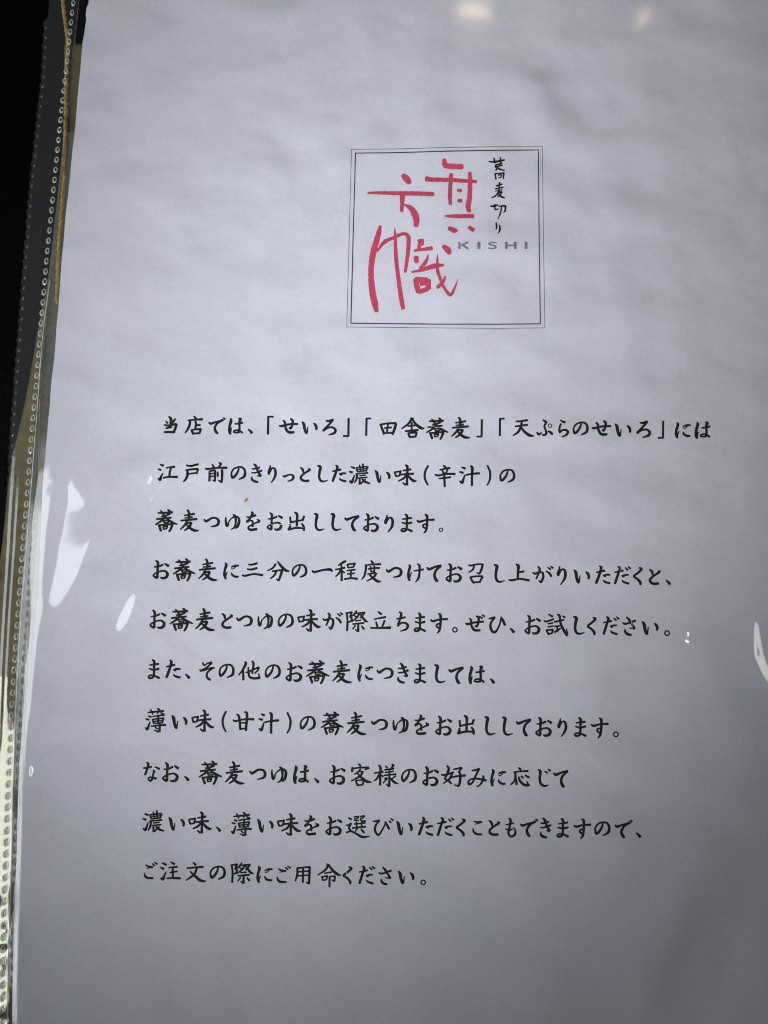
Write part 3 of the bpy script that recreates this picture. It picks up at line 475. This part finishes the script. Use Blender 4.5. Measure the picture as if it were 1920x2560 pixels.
# crinkles of the front film: wanted slopes painted by outline, made into one continuous height (Poisson)
GX0, GX1, GY0, GY1, GS = -0.125, 0.135, -0.16, 0.20, 0.0007
gx = np.arange(GX0, GX1, GS); gy = np.arange(GY0, GY1, GS)
GX, GY = np.meshgrid(gx, gy)
def inside(poly):
    w = px([p[0] for p in poly], [p[1] for p in poly])[:, :2]
    r = np.zeros_like(GX, bool); j = len(w)-1
    for i in range(len(w)):
        c = ((w[i, 1] > GY) != (w[j, 1] > GY)) & (GX < (w[j, 0]-w[i, 0])*(GY-w[i, 1])/(w[j, 1]-w[i, 1]+1e-12)+w[i, 0])
        r ^= c; j = i
    return r
SX = np.zeros_like(GX); SY = np.zeros_like(GX)
PATCH_A = [(184,1194),(190,1222),(203,1248),(216,1251),(233,1259),(258,1245),(286,1218),(306,1190),(329,1169),(316,1192),(301,1222),(284,1258),(270,1282),(252,1312),(237,1341),(224,1380),(211,1413),(194,1446),(174,1474),(156,1494),(139,1504),(127,1503),(134,1480),(140,1455),(148,1425),(153,1396),(155,1365),(159,1338),(164,1305),(170,1278),(176,1240)]
PATCH_C = [(340,1480),(352,1484),(348,1502),(338,1526),(327,1552),(312,1570),(295,1577),(288,1569),(300,1548),(312,1526),(326,1500)]
PATCH_D = [(382,1206),(400,1212),(416,1216),(402,1224),(390,1230),(382,1242),(372,1254),(374,1236),(378,1220)]
PATCH_R = [(1881,1546),(1886,1552),(1891,1568),(1893,1600),(1896,1625),(1903,1656),(1916,1684),(1935,1708),(1935,1722),(1912,1698),(1896,1664),(1888,1638),(1881,1640),(1881,1595)]
PATCH_B = [(136,1200),(130,1240),(124,1280),(116,1338),(107,1410),(104,1460),(109,1503),(106,1540),(95,1581),(87,1627),(78,1728),(69,1830),(62,1890),(44,1890),(52,1700),(66,1500),(78,1380),(92,1295),(108,1245),(126,1206)]
SX[inside(PATCH_B)] = 0.17; mA = inside(PATCH_A); SX[mA] = (0.20+6.0*np.clip(GX+0.086, 0, 0.03))[mA]; SX[inside(PATCH_C)] = 0.36; SX[inside([(393+(x-393)*1.45, 1224+(y-1224)*1.3) for x, y in PATCH_D])] = 0.80; SX[inside(PATCH_R)] = -0.58
kx = 2*math.pi*np.fft.fftfreq(len(gx), GS)[None]; ky = 2*math.pi*np.fft.fftfreq(len(gy), GS)[:, None]
k2 = kx**2+ky**2; k2[0, 0] = 1
hf = -(1j*kx*np.fft.fft2(SX)+1j*ky*np.fft.fft2(SY))/k2; hf[0, 0] = 0
hf = hf*np.exp(-0.5*(0.00075**2)*(kx**2+ky**2))
CRINKLE = np.real(np.fft.ifft2(hf))
def sample(Hm, x, y):
    fx = np.clip((x-GX0)/GS, 0, len(gx)-2.001); fy = np.clip((y-GY0)/GS, 0, len(gy)-2.001)
    i = fx.astype(int); j = fy.astype(int); a = fx-i; b = fy-j
    return Hm[j, i]*(1-a)*(1-b)+Hm[j, i+1]*a*(1-b)+Hm[j+1, i]*(1-a)*b+Hm[j+1, i+1]*a*b
FW = []
for lo, hi, n, slope in ((0.05, 0.12, 8, 0.004), (0.015, 0.04, 14, 0.003)):
    for _ in range(n):
        lam = rng.uniform(lo, hi); th = rng.uniform(0, math.pi); k = 2*math.pi/lam
        FW.append((k*math.cos(th), k*math.sin(th), rng.uniform(0, 6.28), slope/k))
SEAM_Z = -0.0001
fy_px = np.arange(-60, 2690, 6.0)
S = px(smooth_interp(SEAM, fy_px), fy_px, SEAM_Z)
E_ = px(interp(PAPER_EDGE, fy_px), fy_px)
d = np.concatenate([np.linspace(0, 0.016, 34)[:-1], np.linspace(0.016, 0.225, 300)])
X = S[:, None, 0]+d[None]; Yg = S[:, None, 1]+0*X
rs_ = smooth_interp([(-60,.0010),(1000,.0012),(1180,.0018),(1400,.0017),(1550,.0014),(1650,.0010),(2690,.0008)], fy_px)[:, None]
rise = 0.0015*(1-np.exp(-d[None]/rs_))                # the film climbs from the seam over the page edge
wv = sum(a*np.sin(kx_*X+ky_*Yg+p) for kx_, ky_, p, a in FW)*(1-np.exp(-d/0.01))[None]
taut = (0.05+0.95/(1+np.exp(-(fy_px-260)/60)))[:, None]   # pulled flat near the top
lift_ = 0.0003*(1-taut)
Z = SEAM_Z+rise+lift_+(sample(CRINKLE, X, Yg)+wv*taut+paper_h(X, Yg)*0.25*taut)*(1-np.exp(-d/0.002))[None]
Z = np.maximum(Z, np.where(X > E_[:, None, 0], paper_h(X, Yg)+0.00008, -1))
FILM = np.stack([X, Yg, Z], -1)
link('front_film', *grid_mesh(FILM), M_FILM, sleeve)

# binding strip: outer saw-tooth edge to the seam, slightly domed, one long fold
sy = np.arange(-60, 2690, 4.0)
xe = interp(OUTER, sy); tooth = np.where(sy > 62, ((sy*1.0-62) % 24.5)/24.5*5.5, 0)
xs = smooth_interp(SEAM, sy)+1.5
nu = 40; uu = np.linspace(0, 1, nu)
def bump01(v, a, b, s): return 1/(1+np.exp(-(v-a)/s))/(1+np.exp((v-b)/s))
low = 1/(1+np.exp(-(sy-1800)/60))[:, None]                # further down the strip lies tilted towards the window
fold = bump01(uu, 0.17, 0.54, 0.02)[None]*(1-low)
grow = 1/(1+np.exp(-(sy-1120)/50))[:, None]
core = bump01(uu, 0.30, 0.42, 0.012)[None]*(1-low)
slope = -0.03+grow*(0.15*fold+0.35*core)-0.05*bump01(uu, 0.55, 0.85, 0.05)[None]*(1-low)+0.17*low*bump01(uu, 0.05, 0.93, 0.02)[None]
wob = 0.03*np.sin(sy/37.0+1)[:, None]*np.sin(uu*9)[None]+0.02*np.sin(sy/11.0)[:, None]*np.cos(uu*5)[None]
slope = slope+0.10*(1/(1+np.exp(-(sy-2230)/40)))[:, None]*np.sin(sy/13.0+2*np.sin(sy/29.0))[:, None]*np.sin(uu*7+1)[None]
slope = slope+wob*(0.03+0.97*low)
Xs = px(xe, sy)[:, 0][:, None]*(1-uu)+px(xs, sy)[:, 0][:, None]*uu
Ys = px(xe, sy)[:, 1][:, None]*(1-uu)+px(xs, sy)[:, 1][:, None]*uu
w_ = (Xs[:, -1:]-Xs[:, :1])/(nu-1)
Xs = Xs+(tooth*0.207/2000)[:, None]*((1-uu)**12)[None]          # the saw-tooth only nibbles the outer edge
Zs = np.cumsum(slope*w_, 1); Zs = Zs-Zs[:, -1:]+SEAM_Z-0.00005
link('binding_strip', *grid_mesh(np.stack([Xs, Ys, Zs], -1)), M_STRIP, sleeve)
kk = sy > 1690                                           # added second film layer, brightens and yellows the reflection lower down
LOW = np.stack([Xs, Ys, Zs-0.00035], -1)[kk]
link('added_glare_strip', *grid_mesh(LOW), film_mat('warm_glare_film', milky=0.05, milk_col=(0.8, 0.75, 0.5), rough=0.1, gain=3.6, gloss=(1.0, 0.92, 0.60), bump=(300, 0.12, 0.0006)), sleeve)
def strip_z(x, y):
    j = int(np.clip(np.argmin(abs(Ys[:, 0]-y)), 0, len(sy)-1)); return float(np.interp(x, Xs[j], Zs[j]))

# rear film of the pocket, reflected sky put into its teal-grey colour, from the seam in under the page
by = np.arange(330, 2690, 8.0)
b0 = px(smooth_interp(SEAM, by)-4, by, -0.0022); b1 = px(interp(PAPER_EDGE, by)+50, by, -0.0006)
t = np.linspace(0, 1, 16)[None, :, None]
Pb = b0[:, None]*(1-t)+b1[:, None]*t
Pb[..., 2] += 0.00015*np.sin(Pb[..., 1]*260+1.0)*np.sin(np.pi*t[..., 0])
link('rear_film', *grid_mesh(Pb), film_mat('sky_reflection_film', milky=0.13, milk_col=(0.60, 0.70, 0.70), rough=0.12, gain=2.0), sleeve)

# welded dots along the seam
V = []; F = []; y = -40.0; n0 = 0
while y < 2660:
    c = px(float(smooth_interp(WELD, y)), y, SEAM_Z); z = strip_z(c[0], c[1])+0.00006
    ry = 0.00078*random.uniform(.93, 1.07); rx = 0.00044; rr = 0.00022
    na, nb = 18, 7
    for i in range(na):
        a = 2*math.pi*i/na
        for j in range(nb):
            b_ = 2*math.pi*j/nb; q = rr*(0.62+0.75*max(0, math.cos(a-3.8)))*random.uniform(.85, 1.15)  # ring thicker at lower left, its bright glint put into the shape
            V.append((c[0]+(rx+q*math.cos(b_))*math.cos(a), c[1]+(ry+q*math.cos(b_))*math.sin(a), z+0.9*q*math.sin(b_)))
    for i in range(na):
        for j in range(nb):
            F.append((n0+i*nb+j, n0+((i+1) % na)*nb+j, n0+((i+1) % na)*nb+(j+1) % nb, n0+i*nb+(j+1) % nb))
    n0 += na*nb
    y += 24.0+6.5*max(0, y)/2560
link('weld_seam', V, F, M_WELD, sleeve)
V = []; F = []; y = 70.0; n0 = 0
while y < 1500:                                             # the sheet below carries its own row, close to the outer edge
    c = px(float(interp(OUTER, y))+9, y, SEAM_Z); z = strip_z(c[0], c[1])-0.0002
    for i in range(10):
        a = 2*math.pi*i/10
        for j, q in enumerate((0.00012, 0.00042)):
            V.append((c[0]+q*0.8*math.cos(a), c[1]+q*1.3*math.sin(a), z+(0.0002 if j == 0 else 0)))
    for i in range(10): F.append((n0+2*i, n0+2*i+1, n0+2*((i+1) % 10)+1, n0+2*((i+1) % 10)))
    n0 += 20; y += 24.0+6.5*y/2560
link('outer_weld_seam', V, F, film_mat('outer_weld', milky=0.12, milk_col=(0.75, 0.66, 0.40), rough=0.2, gain=2.5), sleeve)

# creases of the film, their bright glint put in as milky white colour
def crease(pts, r, name='edge_crease', lift=0.0):
    a = np.array(pts, float); yy = np.arange(a[0, 1], a[-1, 1]+.1, 5.0)
    xx = np.interp(yy, a[:, 1], a[:, 0])+np.interp(np.arange(len(yy)), np.arange(0, len(yy)+8, 8), rng.normal(0, .35, (len(yy)+8)//8+1)[:len(np.arange(0, len(yy)+8, 8))])
    p = px(xx, yy, SEAM_Z); p[:, 2] += lift
    rad = np.full(len(p), r); rad[:4] *= np.linspace(.2, 1, 4); rad[-4:] *= np.linspace(1, .2, 4)
    V, F = tube(p, rad, 6, 0.6); return link(name, V, F, M_CREASE, sleeve)
crease([(x, y) for y, x in SEAM if 698 <= y <= 2560], 0.00010, lift=0.0001)
crease([(62,1878),(57,1900),(50,1985),(47.5,2080),(45,2100)], 0.00013, lift=0.0006)
crease([(44,2172),(41,2210),(38,2255),(40,2262),(35.5,2290),(37,2315),(36,2420)], 0.00016, lift=0.0006)
crease([(36.5,2432),(39,2500),(36,2530),(33,2548)], 0.00009, lift=0.0006)
crease([(102,998),(101,1060),(99.5,1180),(101,1203)], 0.00005, lift=0.0007)
crease([(72,1560),(69,1640),(63,1720),(59,1788)], 0.00012, lift=0.0007)
# a trapped air bubble beside the page edge and a scratch: slivers of film standing at a slant
def slant(name, path, w, slope, z0, mat):
    """ribbon along path (pixels), w wide, tilted across x"""
    p = px(path[:, 0], path[:, 1], z0); p[:, 2] += slope*(p[:, 0]-p[:, 0].mean()); V = []; F = []
    for i, (q, ww) in enumerate(zip(p, w)):
        k = min(max(i, 1), len(p)-2); t = p[k+1]-p[k-1]; t = t/(np.linalg.norm(t)+1e-12); nx, ny = -t[1]*ww/2, t[0]*ww/2
        V += [(q[0]-nx, q[1]-ny, q[2]-slope*nx), (q[0]+nx, q[1]+ny, q[2]+slope*nx)]
        if i: F.append((2*i-2, 2*i-1, 2*i+1, 2*i))
    return link(name, V, F, mat, sleeve, smooth=False)
M_LIP = film_mat('lifted_plastic', milky=0.25, milk_col=(0.95, 0.95, 0.97), rough=0.12, gain=6.0)
a = np.linspace(0, 2*math.pi, 33)
ring = np.stack([77.5+4.0*np.cos(a)+1.6*np.sin(a), 1928-11.5*np.sin(a)], 1)
slant('air_bubble', ring, 0.00020+0.00016*np.abs(np.cos(a))+0.00012*np.abs(np.sin(a)), 0.17, 0.0019, film_mat('bubble_plastic', milky=0.2, rough=0.1, gain=2.6))
for pts, ww in ((((1717.5,1580),(1720.5,1582),(1720.5,1587),(1718.5,1593)), 0.00032), (((1714.5,1598),(1716,1603),(1719.5,1605.5),(1724.5,1604)), 0.00046)):
    lp = np.array(pts, float); tt = np.linspace(0, len(lp)-1, 16)
    path = np.stack([np.interp(tt, range(len(lp)), lp[:, 0]), np.interp(tt, range(len(lp)), lp[:, 1])], 1)
    slant('scratch', path, ww*(0.15+np.sin(np.linspace(0.1, 3.0, 16))), -0.19, 0.0019, M_LIP)

# hairline scuffs all over the film
M_SCUFF = film_mat('scuffed_film', milky=0.55, milk_col=(0.97, 0.97, 0.98), rough=0.4, gain=3.0)
for _ in range(36):
    x0 = random.uniform(120, 1880); y0 = random.uniform(60, 2500); ang = random.uniform(0.1, 1.2) if random.random() < .75 else random.uniform(-.6, 1.9)
    ln = random.uniform(25, 120); cv = random.uniform(-.5, .5); t = np.linspace(0, 1, 9)
    an = ang+cv*t; xs_ = x0+np.cumsum(np.cos(an))*ln/9; ys_ = y0+np.cumsum(np.sin(an))*ln/9
    p = px(xs_, ys_, 0.0); wd = random.uniform(0.00003, 0.00007)
    p[:, 2] = [FILM[np.argmin(abs(FILM[:, 0, 1]-q[1])), np.argmin(abs(FILM[np.argmin(abs(FILM[:, 0, 1]-q[1])), :, 0]-q[0])), 2]+0.00006 for q in p]
    tn = np.gradient(p, axis=0); tn /= np.linalg.norm(tn, axis=1)[:, None]; n0 = 0; V = []; F = []
    for q, tt, k in zip(p, tn, np.sin(np.linspace(0.15, 3.0, 9))):
        V += [(q[0]-tt[1]*wd*k, q[1]+tt[0]*wd*k, q[2]), (q[0]+tt[1]*wd*k, q[1]-tt[0]*wd*k, q[2])]
    F += [(n0+2*i, n0+2*i+1, n0+2*i+3, n0+2*i+2) for i in range(8)]
    link('scuff', V, F, M_SCUFF, sleeve, smooth=False)

# ------------------------------------------------------------------ what shows under the binding strip
LIN = [(108,160),(300,162),(560,138),(700,118),(850,92),(1000,62),(1200,22),(1400,0),(1500,-8),(2000,-30),(2560,-45),(2690,-47)]
ly = np.arange(108, 2690, 8.0); lx = smooth_interp(LIN, ly)
A = px(lx, ly, -0.0030); B = px(interp(PAPER_EDGE, ly)+60, ly, -0.0018)
t = np.linspace(0, 1, 14)
P = A[:, None]*(1-t)[None, :, None]+B[:, None]*t[None, :, None]
P[..., 2] += 0.0002*np.sin(P[..., 1]*180)+0.0001*np.sin(P[..., 0]*900+P[..., 1]*70)
M_LIN = plain('kraft_paper', (0.135, 0.108, 0.045), 0.7, 0.2, noise=(160, 0.35, 4))
V, F = grid_mesh(P); nv = len(V)
lin = link('lining_sheet', V, F, M_LIN); so = lin.modifiers.new('thickness', 'SOLIDIFY'); so.thickness = 0.0002
tag(lin, 'olive gold lining paper showing under the welded left edge of the sleeve', 'lining paper')

CORD = [(155,-60),(157.5,0),(162,40),(167,75),(171,110),(168,174),(165.5,260),(163,376),(161,434),(158,492),(153.5,550),(149,608),(146,669),(144.5,709),(143,760)]
ca = np.array(CORD); cy_ = np.arange(-60, 760, 2.0); cxp = np.interp(cy_, ca[:, 1], ca[:, 0])
M_CORD = plain('gold_cord', (0.42, 0.26, 0.05), 0.5, 0.5, noise=(420, 0.35, 3))
base = px(cxp, cy_, -0.0021); V = []; F = []; n0 = 0
for k in range(2):                                           # two twisted strands
    ph = cy_/2560*285/1.7*math.pi+k*math.pi
    p = base.copy(); p[:, 0] += 0.0003*np.cos(ph); p[:, 2] += 0.0003*np.sin(ph)
    v, f = tube(p, 0.00042, 7); V.append(v); F += [tuple(i+n0 for i in g) for g in f]; n0 += len(v)
tag(link('gold_cord', np.vstack(V), F, M_CORD), 'thin twisted gold cord running along the page edge at the top left', 'cord')

# ------------------------------------------------------------------ specks on the sleeve
def speck(name, x, y, rx, ry, ang, mat, label, cat):
    c = px(x, y, 0.0004); n, m_ = 10, 6; V = []; F = []
    for i in range(m_+1):
        th = math.pi*i/m_
        for j in range(n):
            a = 2*math.pi*j/n; q = 1+0.18*math.sin(3*a+i)
            ex, ey = rx*math.sin(th)*math.cos(a)*q, ry*math.sin(th)*math.sin(a)*q
            V.append((c[0]+ex*math.cos(ang)-ey*math.sin(ang), c[1]+ex*math.sin(ang)+ey*math.cos(ang), c[2]+0.6*min(rx, ry)*math.cos(th)))
    for i in range(m_):
        for j in range(n): F.append((i*n+j, (i+1)*n+j, (i+1)*n+(j+1) % n, i*n+(j+1) % n))
    return tag(link(name, V, F, mat), label, cat)
speck('crumb', 614.5, 1251.5, 0.00054, 0.00034, 0.9, plain('crumb_brown', (0.42, 0.25, 0.10), 0.6), 'tiny brown crumb between the second and third lines of writing', 'crumb')
speck('red_fleck', 199.5, 2215, 0.00036, 0.00016, 0.4, plain('fleck_red', (0.22, 0.06, 0.08), 0.6), 'tiny dark red fleck left of the last line of writing', 'fleck')
